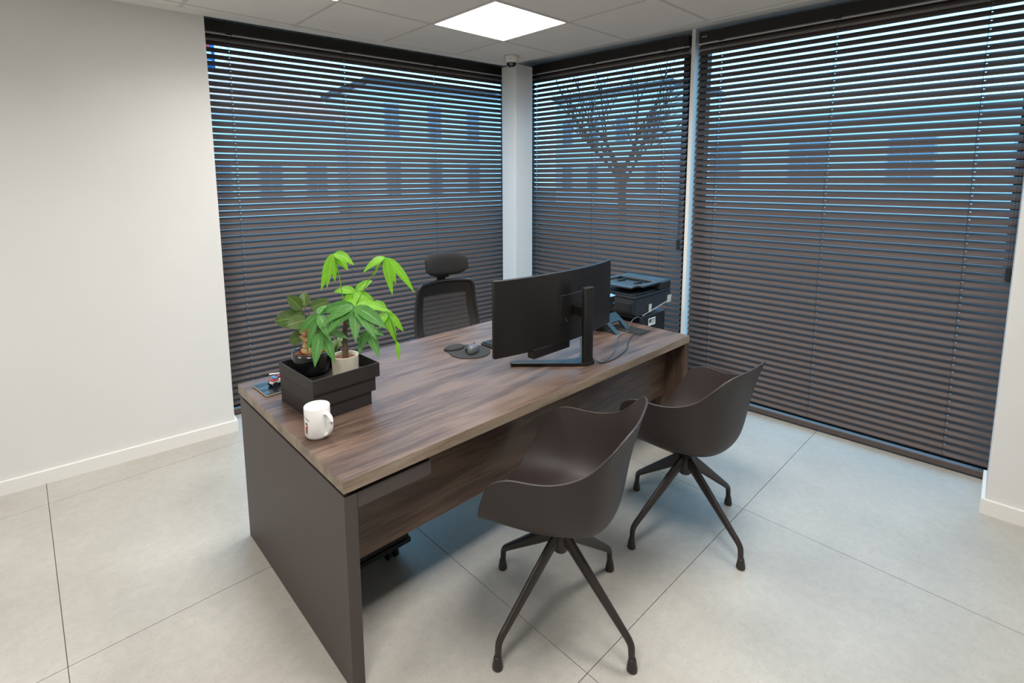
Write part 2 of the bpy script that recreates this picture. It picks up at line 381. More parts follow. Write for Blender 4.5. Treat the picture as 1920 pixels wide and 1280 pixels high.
for (i, j) in sorted(LIGHTS, reverse=True):
    c = crot((GX+MOD*(i+.5), GY+MODY*(j+.5)))
    lab = {(0, -1): 'bright square light panel in the ceiling above the desk', (-2, -1): 'square light panel at the top edge, left of the brighter one'}.get((i, j), 'unseen ceiling light panel added to brighten the room, %s' % {(-6, -1): 'along the left wall', (0, -4): 'nearest the right wall', (-2, -4): 'above the photographer', (-4, -4): 'furthest from the windows'}[(i, j)] if (i, j) not in ((0, -1), (-2, -1)) else '')
    t = thing('ceiling_light', lab, 'ceiling light', (c[0], c[1], ZC-.004), rc, 'square ceiling light panels')
    hx, hy = MOD/2-.004, MODY/2-.004
    fb = bmesh.new()
    for lo, hi in (((-hx, -hy, 0), (hx, -hy+.010, .011)), ((-hx, hy-.010, 0), (hx, hy, .011)), ((-hx, -hy+.010, 0), (-hx+.010, hy-.010, .011)), ((hx-.010, -hy+.010, 0), (hx, hy-.010, .011))): add_box(fb, lo, hi)
    bm_obj('light_frame', fb, 'led_frame', t)
    box('diffuser', (-hx+.010, -hy+.010, .002), (hx-.010, hy-.010, .009), 'led', t)
    ld = bpy.data.lights.new('panel_lamp', 'AREA'); ld.shape = 'RECTANGLE'; ld.size = 2*hx-.03; ld.size_y = 2*hy-.03
    ld.energy = LED; ld.color = (1.0, .98, .95); ld.spread = 150*D2R
    lo_ = bpy.data.objects.new('panel_lamp', ld); COL.objects.link(lo_); lo_.parent = t; lo_.location = (0, 0, -.002)

# recess soffits + lintels above the windows
struct(prism('trim_1', quad(CW, dL, nL, 0, 2.9, 0.0, .5), 2.645, 2.80, 'wall_paint'))
struct(prism('trim_2', quad(CR, dR, nR, 0, 3.45, 0.0, .55), 2.647, 2.80, 'wall_paint'))
CORN = 2.52                                # where the two blind planes meet, along the left plane

def window(name, p, d, n, s0, s1, hz=(0.0, 2.645), j0=.05):
    w = bpy.data.objects.new(name, None); COL.objects.link(w); struct(w)
    fb = bmesh.new(); t0, t1 = .085, .155
    add_prism(fb, quad(p, d, n, s0, s0+j0, t0, t1), .05, 2.50); add_prism(fb, quad(p, d, n, s1-.05, s1, t0, t1), .05, 2.50)
    add_prism(fb, quad(p, d, n, s0, s1, t0, t1), .002, .05)
    bm_obj('window_frame', fb, 'frame_dark', w)
    prism('window_head', quad(p, d, n, s0, s1, t0, t1), 2.50, hz[1], 'lintel_light', w)
    prism('window_pane', quad(p, d, n, s0+j0, s1-.05, .117, .123), .05, 2.50, 'window_glass', w)
    return w
window('window_1', BLp, dL, nL, -.08, 2.50)
window('window_2', BRp, dR, nR, .9355, 2.60, j0=.10)
window('window_3', BRp, dR, nR, -.832, .9085)
struct(prism('trim_4', [(3.488, 3.70), (3.49, 3.79), (3.72, 3.77), (3.70, 3.54), (3.61, 3.535)], 0, 2.645, 'frame_dark'), 'dark corner post where the two glazed walls meet')
# white post between the two right windows
struct(prism('trim_3', quad(BRp, dR, nR, .909, .935, -.015, .16), 0, 2.645, 'white_trim'), 'slim white post between the two right windows')

# ------------------------------------------------------------------ blinds
PITCHZ, NS, ZTOP, SW, TILT = .0418, 59, 2.5175, .050, 46.0*D2R
def slat_mesh(length, holes):
    xs = [0.]
    hw = .0035
    for h in holes: xs += [h-hw, h+hw]
    xs += [length]; xs = sorted(xs)
    K = 7; pr = []
    for k in range(K+1):
        t = -1+2*k/K; y = t*SW/2; z = .0042*(1-t*t)
        pr.append((y*math.cos(TILT)-z*math.sin(TILT), y*math.sin(TILT)+z*math.cos(TILT)))
    th = .0006; V = []; F = []
    nx = len(xs)
    for lay in (0, 1):
        for x in xs:
            for (y, z) in pr: V.append((x, y+lay*th*math.sin(TILT), z-lay*th*math.cos(TILT)))
    def id(l, i, k): return l*nx*(K+1)+i*(K+1)+k
    for i in range(nx-1):
        hole = any(abs((xs[i]+xs[i+1])/2-h) < 1e-4 for h in holes)
        for k in range(K):
            if hole and k in (3,): continue
            F.append((id(0, i, k), id(0, i+1, k), id(0, i+1, k+1), id(0, i, k+1)))
            F.append((id(1, i, k), id(1, i, k+1), id(1, i+1, k+1), id(1, i+1, k)))
        F.append((id(0, i, 0), id(1, i, 0), id(1, i+1, 0), id(0, i+1, 0)))
        F.append((id(0, i, K), id(0, i+1, K), id(1, i+1, K), id(1, i, K)))
    for i in (0, nx-1):
        for k in range(K): F.append((id(0, i, k), id(0, i, k+1), id(1, i, k+1), id(1, i, k)))
    me = bpy.data.meshes.new('slat'); me.from_pydata(V, [], F); me.update(); me.polygons.foreach_set('use_smooth', [True]*len(me.polygons))
    me.materials.append(MATS['slat_brown']); return me

def blind(label, p, d, ang, s0, s1, ladders, side_cord=None, cord_z=1.1):
    """local x runs along the blind, local y points outdoors"""
    L = s1-s0
    t = thing('venetian_blind', label, 'blind', (p[0]+d[0]*s0, p[1]+d[1]*s0, 0), ang, 'dark venetian blinds')
    me = slat_mesh(L, [a-s0 for a in ladders])
    for k in range(NS):
        o = bpy.data.objects.new('slat', me); COL.objects.link(o); o.parent = t
        o.location = (0, 0, ZTOP-k*PITCHZ); 
    zb = ZTOP-NS*PITCHZ
    hb = bmesh.new(); add_box(hb, (.003, -.028, 2.540), (L-.003, .028, 2.612), .003)
    bm_obj('headrail', hb, 'rail_dark', t)
    box('headrail_lip', (.03, -.026, 2.536), (L-.03, .024, 2.5405), 'pole_grey', t); box('headrail_pale_strip', (.0, -.0255, 2.528), (L, -.019, 2.536), 'lintel_light', t)  # thin front strip is added; its pale colour stands for a lit band
    bb = bmesh.new(); add_box(bb, (0, -.022, zb-.040), (L, .022, zb-.006), .004)
    bm_obj('bottom_rail', bb, 'slat_brown', t)
    for a in ladders:
        cb = bmesh.new(); x = a-s0
        for yy in (-.0195, .0195): add_box(cb, (x-.0085, yy-.0006, zb), (x-.0073, yy+.0006, 2.54))
        add_box(cb, (x-.0005, -.0006, zb), (x+.0005, .0006, 2.54))
        bm_obj('ladder_cord', cb, 'cord_black', t)
        box('cord_clip', (x-.02, -.0285, 2.533), (x+.02, -.026, 2.540), 'cord_black', t, .001)
    if side_cord is not None:
        x = side_cord-s0; cb = bmesh.new()
        for dx in (-.005, .005): add_box(cb, (x+dx-.0006, -.0346, cord_z), (x+dx+.0006, -.0334, 2.56))
        for k in range(int((2.5-cord_z)/.018)):       # twisted pull cords: small beads along both strands
            zz = cord_z+.02+k*.018
            for dx in (-.005, .005): add_box(cb, (x+dx-.0013, -.0353, zz), (x+dx+.0013, -.0327, zz+.005))
        c = bm_obj('control_cord', cb, 'cord_black', t)
        wb = bmesh.new(); add_box(wb, (x-.011, -.043, cord_z-.07), (x+.011, -.0275, cord_z), .004); bm_obj('cord_weight', wb, 'cord_black', c)
    return t
b1 = blind('wide dark venetian blind behind the plants and the mesh-backed chair', BLp, dL, aL, -.035, 2.46, [.114, .874, 1.632, 2.385])
# right-hand blinds: local +x must run towards smaller y so that local +y faces outdoors
aRb = aR-math.pi; dRb = (-dR[0], -dR[1])
b2 = blind('narrow dark venetian blind between the white column and the slim post', BRp, dRb, aRb, -2.58, -.951, [-2.382, -1.754, -1.127], -.972, 1.16)
b3 = blind('large dark venetian blind on the right behind the far armchair', BRp, dRb, aRb, -.882, .822, [-.721, -.042, .632], .803, 1.16)
# maker's mark on the right blind's headrail
cu = bpy.data.curves.new('headrail_lettering', 'FONT'); cu.body = 'MHZ'; cu.size = .017; cu.extrude = .0003; cu.space_character = 1.1
tmp = bpy.data.objects.new('tmp', cu); COL.objects.link(tmp)
me = bpy.data.meshes.new_from_object(tmp.evaluated_get(bpy.context.evaluated_depsgraph_get())); bpy.data.objects.remove(tmp)
me.materials.clear(); me.materials.append(MATS['printer_white'])
lt = bpy.data.objects.new('headrail_lettering', me); COL.objects.link(lt); lt.parent = b3; lt.location = (.022, -.0286, 2.572); lt.rotation_euler = (math.pi/2, 0, 0)

# ------------------------------------------------------------------ desk
DZ = .722
DA = -.45*D2R
desk = thing('office_desk', 'large walnut desk with dark grey side panel and walnut leg panel', 'desk', (.634, 1.393, 0), DA)
DLn, DDp = 2.088, 1.027
box('desk_top', (0, 0, DZ-.041), (DLn, DDp, DZ), 'walnut', desk, .0012, 1)
eb = bmesh.new(); add_box(eb, (.0, -.0008, DZ-.0405), (DLn, .0, DZ-.0008)); add_box(eb, (-.0008, 0, DZ-.0405), (0, DDp, DZ-.0008)); bm_obj('edge_band', eb, 'walnut_edge', desk)
box('side_panel', (.003, .006, 0), (.045, DDp-.003, .664), 'panel_grey', desk, .0015, 1)
box('spacer', (.012, .03, .664), (.036, DDp-.03, DZ-.041), 'cord_black', desk)
box('support_beam', (.0455, .008, .612), (.318, .05, .664), 'panel_grey', desk, .0015, 1)
box('beam_spacer', (.06, .02, .664), (.30, .045, DZ-.041), 'cord_black', desk)
box('modesty_panel', (.0455, .122, .345), (DLn-.0415, .142, DZ-.041), 'walnut', desk, .001, 1)
box('leg_panel', (DLn-.041, 0.0005, 0), (DLn, DDp, DZ-.041), 'walnut_v', desk, .0012, 1)
box('corner_bracket', (DLn-.20, .045, DZ-.056), (DLn-.15, .075, DZ-.041), 'cord_black', desk)
cf = box('cable_flap', (1.88, .195, DZ), (2.0, .42, DZ+.004), 'pad_black', desk, .0015, 1)
box('flap_lid', (1.889, .204, DZ+.004), (1.991, .411, DZ+.006), 'pad_black', cf)

# mobile pedestal under the desk
pd = thing('drawer_pedestal', 'black mobile drawer pedestal on castors under the desk', 'drawer unit', (.69, 1.80, 0))
box('pedestal_body', (0, 0, .085), (.41, .52, .60), 'monitor_black', pd, .003)
box('pedestal_plinth', (-.004, -.006, .062), (.418, .526, .083), 'cord_black', pd, .003)
for k in range(3): 
    dr = box('drawer', (.006, .5205, .10+k*.165), (.404, .536, .255+k*.165), 'panel_grey', pd, .002); box('drawer_handle', (.14, .5365, .235+k*.165), (.27, .546, .243+k*.165), 'chrome', dr)
for cx_ in (.05, .345):
    for cy_ in (.04, .47):
        wb = bmesh.new()
        for dx in (-.016, .016):
            r = bmesh.ops.create_cone(wb, cap_ends=True, segments=20, radius1=.026, radius2=.026, depth=.014, matrix=Matrix.Translation((cx_+dx, cy_, .026)) @ Matrix.Rotation(math.pi/2, 4, 'Y'))
        add_box(wb, (cx_-.01, cy_-.02, .03), (cx_+.01, cy_+.02, .064), .004)
        autosmooth(bm_obj('castor', wb, 'cord_black', pd))

# ------------------------------------------------------------------ visitor chairs
def bspl(P, u):
    """clamped uniform cubic B-spline basis rows for n control points at parameters u"""
    n = len(P); k = 3; kn = np.concatenate([np.zeros(k), np.linspace(0, 1, n-k+1), np.ones(k)])
    out = np.zeros((len(u), n))
    for a, t in enumerate(u):
        t = min(t, 1-1e-9); B = np.array([1. if kn[i] <= t < kn[i+1] else 0. for i in range(len(kn)-1)])
        for d in range(1, k+1):
            nb = np.zeros(len(kn)-1-d)
            for i in range(len(nb)):
                l = (t-kn[i])/(kn[i+d]-kn[i])*B[i] if kn[i+d] > kn[i] else 0
                r = (kn[i+d+1]-t)/(kn[i+d+1]-kn[i+1])*B[i+1] if kn[i+d+1] > kn[i+1] else 0
                nb[i] = l+r
            B = nb
        out[a] = B
    return out

HALF = [  # stations front -> back top ; points centre -> rim
 [(0.000, 0.259, 0.411), (0.110, 0.258, 0.413), (0.203, 0.243, 0.429), (0.272, 0.197, 0.550), (0.291, 0.155, 0.636)],
 [(0.000, 0.169, 0.428), (0.122, 0.169, 0.424), (0.227, 0.155, 0.443), (0.269, 0.119, 0.583), (0.297, 0.104, 0.684)],
 [(0.000, 0.046, 0.438), (0.146, 0.046, 0.432), (0.245, 0.040, 0.450), (0.270, 0.032, 0.589), (0.291, 0.019, 0.678)],
 [(0.000, -0.099, 0.432), (0.135, -0.089, 0.434), (0.230, -0.064, 0.464), (0.260, -0.052, 0.604), (0.275, -0.073, 0.683)],
 [(0.000, -0.205, 0.429), (0.126, -0.193, 0.439), (0.211, -0.150, 0.484), (0.238, -0.139, 0.629), (0.247, -0.164, 0.718)],
 [(0.000, -0.227, 0.533), (0.120, -0.217, 0.543), (0.194, -0.191, 0.585), (0.219, -0.190, 0.690), (0.226, -0.209, 0.768)],
 [(0.000, -0.241, 0.680), (0.101, -0.237, 0.685), (0.160, -0.226, 0.708), (0.198, -0.229, 0.762), (0.212, -0.240, 0.800)],
 [(0.000, -0.289, 0.842), (0.078, -0.287, 0.842), (0.124, -0.280, 0.840), (0.160, -0.269, 0.833), (0.190, -0.256, 0.818)],
]
def shell_mesh():
    G = []
    for st in HALF:
        row = [(-x, y, z) for x, y, z in st[::-1]] + list(st[1:])
        G.append(row)
    G = np.array(G); nu, nv = 41, 37
    U = bspl(G[0], np.linspace(0, 1, nu)); Vv = bspl(G[:, 0], np.linspace(0, 1, nv))
    P = np.einsum('vi,uj,ijk->vuk', Vv, U, G)
    dv = np.gradient(P, axis=0); du = np.gradient(P, axis=1); nn = np.cross(du, dv); nn /= np.linalg.norm(nn, axis=2, keepdims=True)+1e-12
    th = .0075; Q = P-nn*th
    V = [tuple(p) for p in P.reshape(-1, 3)]+[tuple(p) for p in Q.reshape(-1, 3)]; n = nu*nv; F = []
    def i(a, b): return a*nu+b
    for a in range(nv-1):
        for b in range(nu-1):
            F.append((i(a, b), i(a, b+1), i(a+1, b+1), i(a+1, b))); F.append((n+i(a, b), n+i(a+1, b), n+i(a+1, b+1), n+i(a, b+1)))
    loop = [i(0, b) for b in range(nu)]+[i(a, nu-1) for a in range(1, nv)]+[i(nv-1, b) for b in range(nu-2, -1, -1)]+[i(a, 0) for a in range(nv-2, 0, -1)]
    for k in range(len(loop)):
        a, b = loop[k], loop[(k+1) % len(loop)]; F.append((a, n+a, n+b, b))
    return V, F

def visitor_chair(label, loc, seat_rot, base_rot):
    t = thing('armchair', label, 'chair', loc, seat_rot, 'visitor armchairs at the desk')
    V, F = shell_mesh(); sh = obj('seat_shell', V, F, 'chair_plastic', t, True); autosmooth(sh, 60)
    m = sh.modifiers.new('round', 'BEVEL'); m.width = .0022; m.segments = 2; m.limit_method = 'ANGLE'; m.angle_limit = 60*D2R
    a = base_rot-seat_rot
    lathe('swivel_post', [(.024, .262), (.027, .266), (.029, .30), (.027, .355), (.020, .357), (.020, .412), (.06, .414), (.06, .421)], 'chair_leg', t, 24)
    for k in range(4):
        b = a+k*math.pi/2; c, s = math.cos(b), math.sin(b)
        prof = [(.016, .330, .0125, .026), (.05, .304, .0125, .027), (.12, .2475, .0125, .024), (.20, .183, .012, .019), (.27, .1265, .0115, .015), (.296, .105, .0115, .0135), (.309, .086, .0115, .012), (.312, .058, .0112, .0112), (.313, .038, .0112, .0112)]
        sm = smooth_path([(p[0], 0, p[1]) for p in prof], 3); rs = []
        for q in range(len(sm)):
            f = q/3; i0 = min(int(f), len(prof)-2); tt = f-i0
            rs.append((prof[i0][2]*(1-tt)+prof[i0+1][2]*tt, prof[i0][3]*(1-tt)+prof[i0+1][3]*tt))
        V, F = tube_data([(p.x*c, p.x*s, p.z) for p in sm], rs, 14)
        lg = obj('leg', V, F, 'chair_leg', t, True)
        lathe('foot_glide', [(.012, .045), (.0135, .038), (.018, .012), (.0185, .004), (.016, 0)][::-1], 'chair_leg', lg, 16, (.315*c, .315*s, 0))
    return t
visitor_chair('dark brown plastic armchair nearest the camera, on splayed four-leg base', (1.338, 1.1436, 0), 22.3*D2R, 0)
visitor_chair('dark brown plastic armchair further away, in front of the right blind', (2.134, 1.073, 0), -1.8*D2R, -15*D2R)

# ------------------------------------------------------------------ task chair behind the desk
tc = thing('task_chair', 'black mesh-back office chair with padded headrest behind the desk', 'chair', (2.035, 2.625, 0), math.pi-9*D2R)
# local: chair faces +y ; backrest at -y side
def back_pt(u, v):      # u -1..1 across, v 0..1 up
    w = .235-.028*max(0, v-.35)**1.2*2
    y = -.16-.05*v-.03*math.sin(v*math.pi)+.045*u*u
    return Vector((u*w, y, .50+v*.42))
def backrest():
    nu, nv = 24, 24
    fr = []; 
    # frame loop path
    pts = []
    for k in range(20): pts.append(back_pt(-1, k/20*.9))
    for k in range(9):
        a = k/8*math.pi/2; pts.append(back_pt(-1+.14*(1-math.cos(a)), .9+.1*math.sin(a)))
    for k in range(1, 16): pts.append(back_pt(-.86+1.72*k/16, 1+.015*math.sin(k/16*math.pi)))
    for k in range(9):
        a = math.pi/2-k/8*math.pi/2; pts.append(back_pt(1-.14*(1-math.cos(a)), .9+.1*math.sin(a)))
    for k in range(20, -1, -1): pts.append(back_pt(1, k/20*.9))
    for k in range(1, 12): pts.append(back_pt(1-2*k/12, 0))
    pts.append(pts[0])
    tube('back_frame', pts, .012, 'chair_frame', tc, 10)
    # padded border (solid cloth) and mesh field
    def patch(name, u0, u1, v0, v1, m, off):
        V = []; F = []; n = 14
        for a in range(n+1):
            for b in range(n+1):
                u = u0+(u1-u0)*b/n; v = v0+(v1-v0)*a/n
                lim = 1-(.14*(1-math.sqrt(max(0, 1-((v-.9)/.1)**2))) if v > .9 else 0)
                p = back_pt(max(-lim, min(lim, u)), v); V.append((p.x, p.y+off, p.z))
        for a in range(n):
            for b in range(n): F.append((a*(n+1)+b, a*(n+1)+b+1, (a+1)*(n+1)+b+1, (a+1)*(n+1)+b))
        return obj(name, V, F, m, tc, True)
    patch('mesh_back', -.74, .74, .05, .80, 'mesh_fabric', .0)
    patch('back_border', -1, -.74, 0, 1, 'chair_frame', .001); patch('back_border', .74, 1, 0, 1, 'chair_frame', .001)
    patch('back_border', -.74, .74, .80, 1, 'chair_frame', .001); patch('back_border', -.74, .74, 0, .05, 'chair_frame', .001)
backrest()
hb = bmesh.new()
# headrest: curved padded block
nseg, ring = 20, 20; vs = []
for a in range(nseg+1):
    u = -1+2*a/nseg; e = (1-abs(u)**4)**.5 if abs(u) < 1 else 0.0
    r = []
    for k in range(ring):
        th = 2*math.pi*k/ring; cy, cz = math.cos(th), math.sin(th)
        sy = math.copysign(abs(cy)**.6, cy)*.035*max(e, .12); sz = math.copysign(abs(cz)**.6, cz)*.077*max(e, .5)
        r.append(hb.verts.new((u*.158, -.205+.05*u*u+sy-.012*cz, 1.046+sz)))
    vs.append(r)
for a in range(nseg):
    for k in range(ring): hb.faces.new([vs[a][k], vs[a][(k+1) % ring], vs[a+1][(k+1) % ring], vs[a+1][k]])
hb.faces.new(vs[0]); hb.faces.new(vs[-1][::-1])
bm_obj('headrest', hb, 'black_fabric', tc, True)
box('headrest_stem', (-.03, -.262, .88), (.03, -.238, 1.03), 'chair_frame', tc, .006)
box('headrest_bracket', (-.05, -.252, .945), (.05, -.215, .99), 'chair_frame', tc, .01)
sb = bmesh.new(); add_box(sb, (-.24, -.17, .40), (.24, .27, .475), .03, 4); autosmooth(bm_obj('seat', sb, 'black_fabric', tc))
box('back_spine', (-.035, -.262, .38), (.035, -.225, .56), 'chair_frame', tc, .01)
for s in (-1, 1):
    tube('arm_post', [(s*.25, .03, .41), (s*.285, .03, .44), (s*.29, .02, .585)], .016, 'chair_frame', tc, 10)
    ab = bmesh.new(); add_box(ab, (s*.29-.04, -.08, .585), (s*.29+.04, .15, .608), .01, 3); autosmooth(bm_obj('armrest', ab, 'chair_frame', tc))
lathe('gas_column', [(.03, .10), (.03, .24), (.02, .245), (.02, .39), (.09, .392), (.09, .40)], 'chair_frame', tc, 20, (0, .05, 0))
for k in range(5):
    a = k*2*math.pi/5+.3; c, s = math.cos(a), math.sin(a)
    lg = tube('base_arm', [(.02*c, .05+.02*s, .115), (.16*c, .05+.16*s, .10), (.29*c, .05+.29*s, .075)], [.022, .018, .013], 'chair_frame', tc, 10)
    wb = bmesh.new(); bmesh.ops.create_cone(wb, cap_ends=True, segments=18, radius1=.03, radius2=.03, depth=.04, matrix=Matrix.Translation((.29*c, .05+.29*s, .03)) @ Matrix.Rotation(a, 4, 'Z') @ Matrix.Rotation(math.pi/2, 4, 'X'))
    autosmooth(bm_obj('castor', wb, 'cord_black', lg))

# ------------------------------------------------------------------ monitor
mo = thing('monitor', 'black curved ultrawide monitor seen from behind on a V-shaped stand', 'monitor', (1.885, 1.50, DZ))
def arc_panel(name, hw, z0, z1, y_edge, sag, th, m, shift=0., cam_r=0.0):
    """curved slab; centre bulges towards -y (the back) by sag"""
    n = 28; V = []; F = []
    for k in range(n+1):
        x = -hw+2*hw*k/n; y = y_edge-sag*(1-(x/hw)**2)+shift
        V += [(x, y, z0), (x, y, z1), (x, y+th, z1), (x, y+th, z0)]
    for k in range(n):
        a, b = 4*k, 4*k+4
        for j in range(4): F.append((a+j, a+(j+1) % 4, b+(j+1) % 4, b+j))
    F.append((0, 3, 2, 1)); F.append(tuple(4*n+i for i in (0, 1, 2, 3)))
    return obj(name, V, F, m, mo)
zb, zt_ = .108, .457
p = arc_panel('monitor_back', .425, zb, zt_, .135, .058, .018, 'monitor_black'); autosmooth(p, 30)
mb = p.modifiers.new('round', 'BEVEL'); mb.width = .003; mb.segments = 2; mb.limit_method = 'ANGLE'
sc = arc_panel('screen', .415, zb+.012, zt_-.008, .135, .055, .002, 'screen', .0195); autosmooth(sc, 30)
lb = bmesh.new(); add_box(lb, (-.235, .080, zb-.034), (.02, .122, zb+.01), .004); bm_obj('electronics_box', lb, 'monitor_black', mo)
box('port_recess', (-.055, .0752, .20), (.115, .09, .345), 'monitor_black', mo, .006, 3)
box('mount_arm', (.03, .012, .235), (.085, .074, .285), 'monitor_black', mo, .004)
for q, (x, z) in enumerate(((-.02, .225), (-.012, .213))): box('port_screw', (x-.004, .0735, z-.002), (x+.004, .0755, z+.002), 'cable_grey', mo)
# little maker's mark, two upright strokes
for x in (-.03, -.015): box('back_mark', (x-.002, .0755, .395), (x+.002, .0775, .412), 'cord_black', mo, .0005)
pl = bmesh.new(); poly = [(.055+.033*math.copysign(abs(math.cos(a))**.7, math.cos(a)), .0+.018*math.copysign(abs(math.sin(a))**.8, math.sin(a))) for a in [2*math.pi*k/24 for k in range(24)]]
add_prism(pl, poly, .004, .380, .002); autosmooth(bm_obj('pillar', pl, 'monitor_black', mo), 35)
fb = bmesh.new()
V_ = [(.020, -.022), (.072, -.022), (.10, .012), (.335, .215), (.32, .25), (.30, .25), (.10, .085), (.05, .058), (-.02, .085), (-.205, .252), (-.235, .25), (-.245, .232), (-.03, .02)]
add_prism(fb, [(x*1.0+.012, y) for x, y in V_], 0, .016, .002); bm_obj('stand_foot', fb, 'monitor_black', mo)

# cables from the monitor to the flap
tag(tube('power_cable', smooth_path([(1.966, 1.482, .742), (1.985, 1.462, .728), (2.06, 1.468, .7255), (2.2, 1.52, .7255), (2.33, 1.60, .7255), (2.43, 1.65, .7265), (2.518, 1.645, .7335)]), .0028, MATS['cable_grey'], None, 8), 'grey cable lying on the desk from monitor to phone stand', 'cable')
tag(tube('video_cable', smooth_path([(1.966, 1.489, .75), (1.992, 1.455, .7275), (2.08, 1.445, .7255), (2.24, 1.48, .7255), (2.36, 1.545, .7255), (2.46, 1.592, .7255), (2.521, 1.606, .7335)]), .0032, MATS['cable'], None, 8), 'dark cable on the desk from monitor to the black cable flap', 'cable')
tag(tube('charging_cable', smooth_path([(2.545, 1.66, .7335), (2.545, 1.665, .752), (2.575, 1.66, .785), (2.63, 1.665, .79), (2.69, 1.68, .772), (2.735, 1.69, .742), (2.755, 1.695, .70), (2.757, 1.695, .55)]), .0026, MATS['cable_grey'], None, 8), 'looping grey cable rising from the cable flap over the desk end', 'cable')

# ------------------------------------------------------------------ phone, keyboard, mouse
ph = thing('desk_phone', 'dark desk phone with chrome-trimmed handset behind the monitor', 'telephone', (2.468, 1.79, DZ), 0)
def sheared(name, x0, x1, pts, m, bevel=.002, parent=ph):   # side profile in y,z extruded in x
    bm = bmesh.new(); a = [bm.verts.new((x0, y, z)) for y, z in pts]; b = [bm.verts.new((x1, y, z)) for y, z in pts]; n = len(pts)
    bm.faces.new(a); bm.faces.new(b[::-1])
    for k in range(n): bm.faces.new([a[k], b[k], b[(k+1) % n], a[(k+1) % n]])
    if bevel: bmesh.ops.bevel(bm, geom=list(bm.edges), offset=bevel, segments=2, affect='EDGES')
    return bm_obj(name, bm, m, parent)
sheared('phone_body', -.12, .10, [(.09, .012), (.11, .02), (.01, .155), (-.015, .145)], 'phone_dark', .004)
hs = sheared('handset', .045, .10, [(.10, .04), (.118, .055), (.02, .192), (-.018, .186), (-.012, .165)], 'phone_dark', .007)
sheared('handset_trim', .047, .098, [(-.008, .188), (.018, .196), (.02, .200), (-.014, .194)], 'chrome', 0, hs)
sheared('stand_plate', -.06, .12, [(-.0, .088), (.006, .08), (-.045, .042), (-.051, .05)], 'phone_dark', .001)
sheared('stand_leg', .085, .12, [(-.051, .052), (-.043, .041), (-.09, .0), (-.108, .0)], 'phone_dark', .001)
sheared('stand_leg', -.04, .0, [(-.051, .052), (-.043, .041), (-.105, .0), (-.122, .0)], 'phone_dark', .001)
sheared('phone_foot', -.10, .09, [(.09, .0), (.112, .0), (.112, .02), (.09, .014)], 'phone_dark', .001)

kb = thing('keyboard', 'black keyboard mostly hidden behind the monitor', 'keyboard', (1.755, 1.955, DZ))
box('keyboard_body', (0, 0, 0), (.43, .125, .014), 'key_dark', kb, .004)
kbm = bmesh.new(); add_box(kbm, (0, 0, 0), (.0235, .0195, .006), .002, 1); k0 = bm_obj('key', kbm, 'mouse_dark', kb); k0.location = (.006, .005, .014)
for a in range(16):
    for b in range(5):
        if a or b: dup(k0, kb, (.006+a*.0262, .005+b*.0235, .014))

pad = thing('mouse_pad', 'black round mouse pad with a wrist rest, near the desk chair', 'mouse pad', (1.645, 2.036, DZ))
def padpoly():
    out = []
    for k in range(64):
        a = 2*math.pi*k/64; x, y = .108*math.cos(a), .108*math.sin(a)
        b = (a-105*D2R+math.pi) % (2*math.pi)-math.pi
        e = .042*math.exp(-(b/.55)**4); out.append((x*(1+e/.108), y*(1+e/.108)))
    return out
prism('pad_sheet', padpoly(), 0, .004, 'pad_black', pad, .001)
wr = lathe('wrist_rest', [(.052, .004), (.05, .010), (.042, .016), (.03, .019), (.0, .020)], 'pad_black', pad, 28, (-.028, .092, 0), 1.15, .75)
ms = thing('computer_mouse', 'small grey computer mouse on the black mouse pad', 'mouse', (1.652, 2.021, DZ+.004), 38*D2R)
def mouse_body():
    V = []; F = []; nr, ns = 9, 28
    for r in range(nr+1):
        f = r/nr
        for k in range(ns):
            a = 2*math.pi*k/ns; rr = math.cos(f*math.pi/2)**.55 if f < 1 else 0.
            x = .055*rr*math.cos(a); y = .031*rr*math.sin(a)*(1+.12*math.cos(a)); z = .038*math.sin(f*math.pi/2)**.8*(1-.18*math.cos(a)*rr)
            V.append((x, y, z))
    for r in range(nr):
        for k in range(ns): F.append((r*ns+k, r*ns+(k+1) % ns, (r+1)*ns+(k+1) % ns, (r+1)*ns+k))
    F.append(tuple(range(ns))[::-1])
    return obj('mouse_shell', V, F, 'mouse_grey', ms, True)
mouse_body()
wb = bmesh.new(); bmesh.ops.create_cone(wb, cap_ends=True, segments=16, radius1=.011, radius2=.011, depth=.007, matrix=Matrix.Translation((.030, 0, .0285)) @ Matrix.Rotation(math.pi/2, 4, 'X')); bm_obj('scroll_wheel', wb, 'mouse_dark', ms)
box('thumb_grip', (-.03, .027, .008), (.03, .034, .022), 'mouse_dark', ms, .003)
box('button_gap', (.022, -.0012, .026), (.052, .0012, .034), 'mouse_dark', ms)

# ------------------------------------------------------------------ printer on a low cabinet
cbn = thing('low_cabinet', 'low dark cabinet under the printer, hidden by the desk', 'cabinet', (2.79, 1.70, 0))
box('cabinet_body', (0, 0, .02), (.47, .56, .50), 'panel_grey', cbn, .002)
box('cabinet_foot', (.01, .01, 0), (.46, .55, .02), 'cord_black', cbn)
dd = box('cabinet_door', (.004, -.018, .03), (.466, -.001, .495), 'panel_grey', cbn, .002); box('door_handle', (.40, -.03, .36), (.412, -.018, .44), 'chrome', dd)
pr_ = thing('printer', 'black multifunction printer with document feeder beside the desk end', 'printer', (2.735, 1.752, .50))
Z0 = .50
def pz(z): return z-Z0
box('printer_body', (.075, .03, pz(.50)), (.40, .40, pz(.735)), 'printer_dark', pr_, .012, 3)
box('rear_cover', (.085, .012, pz(.52)), (.395, .031, pz(.732)), 'printer_dark', pr_, .006)
lbw = box('warning_label', (.185, .0108, pz(.655)), (.27, .0122, pz(.705)), 'label_white', pr_)
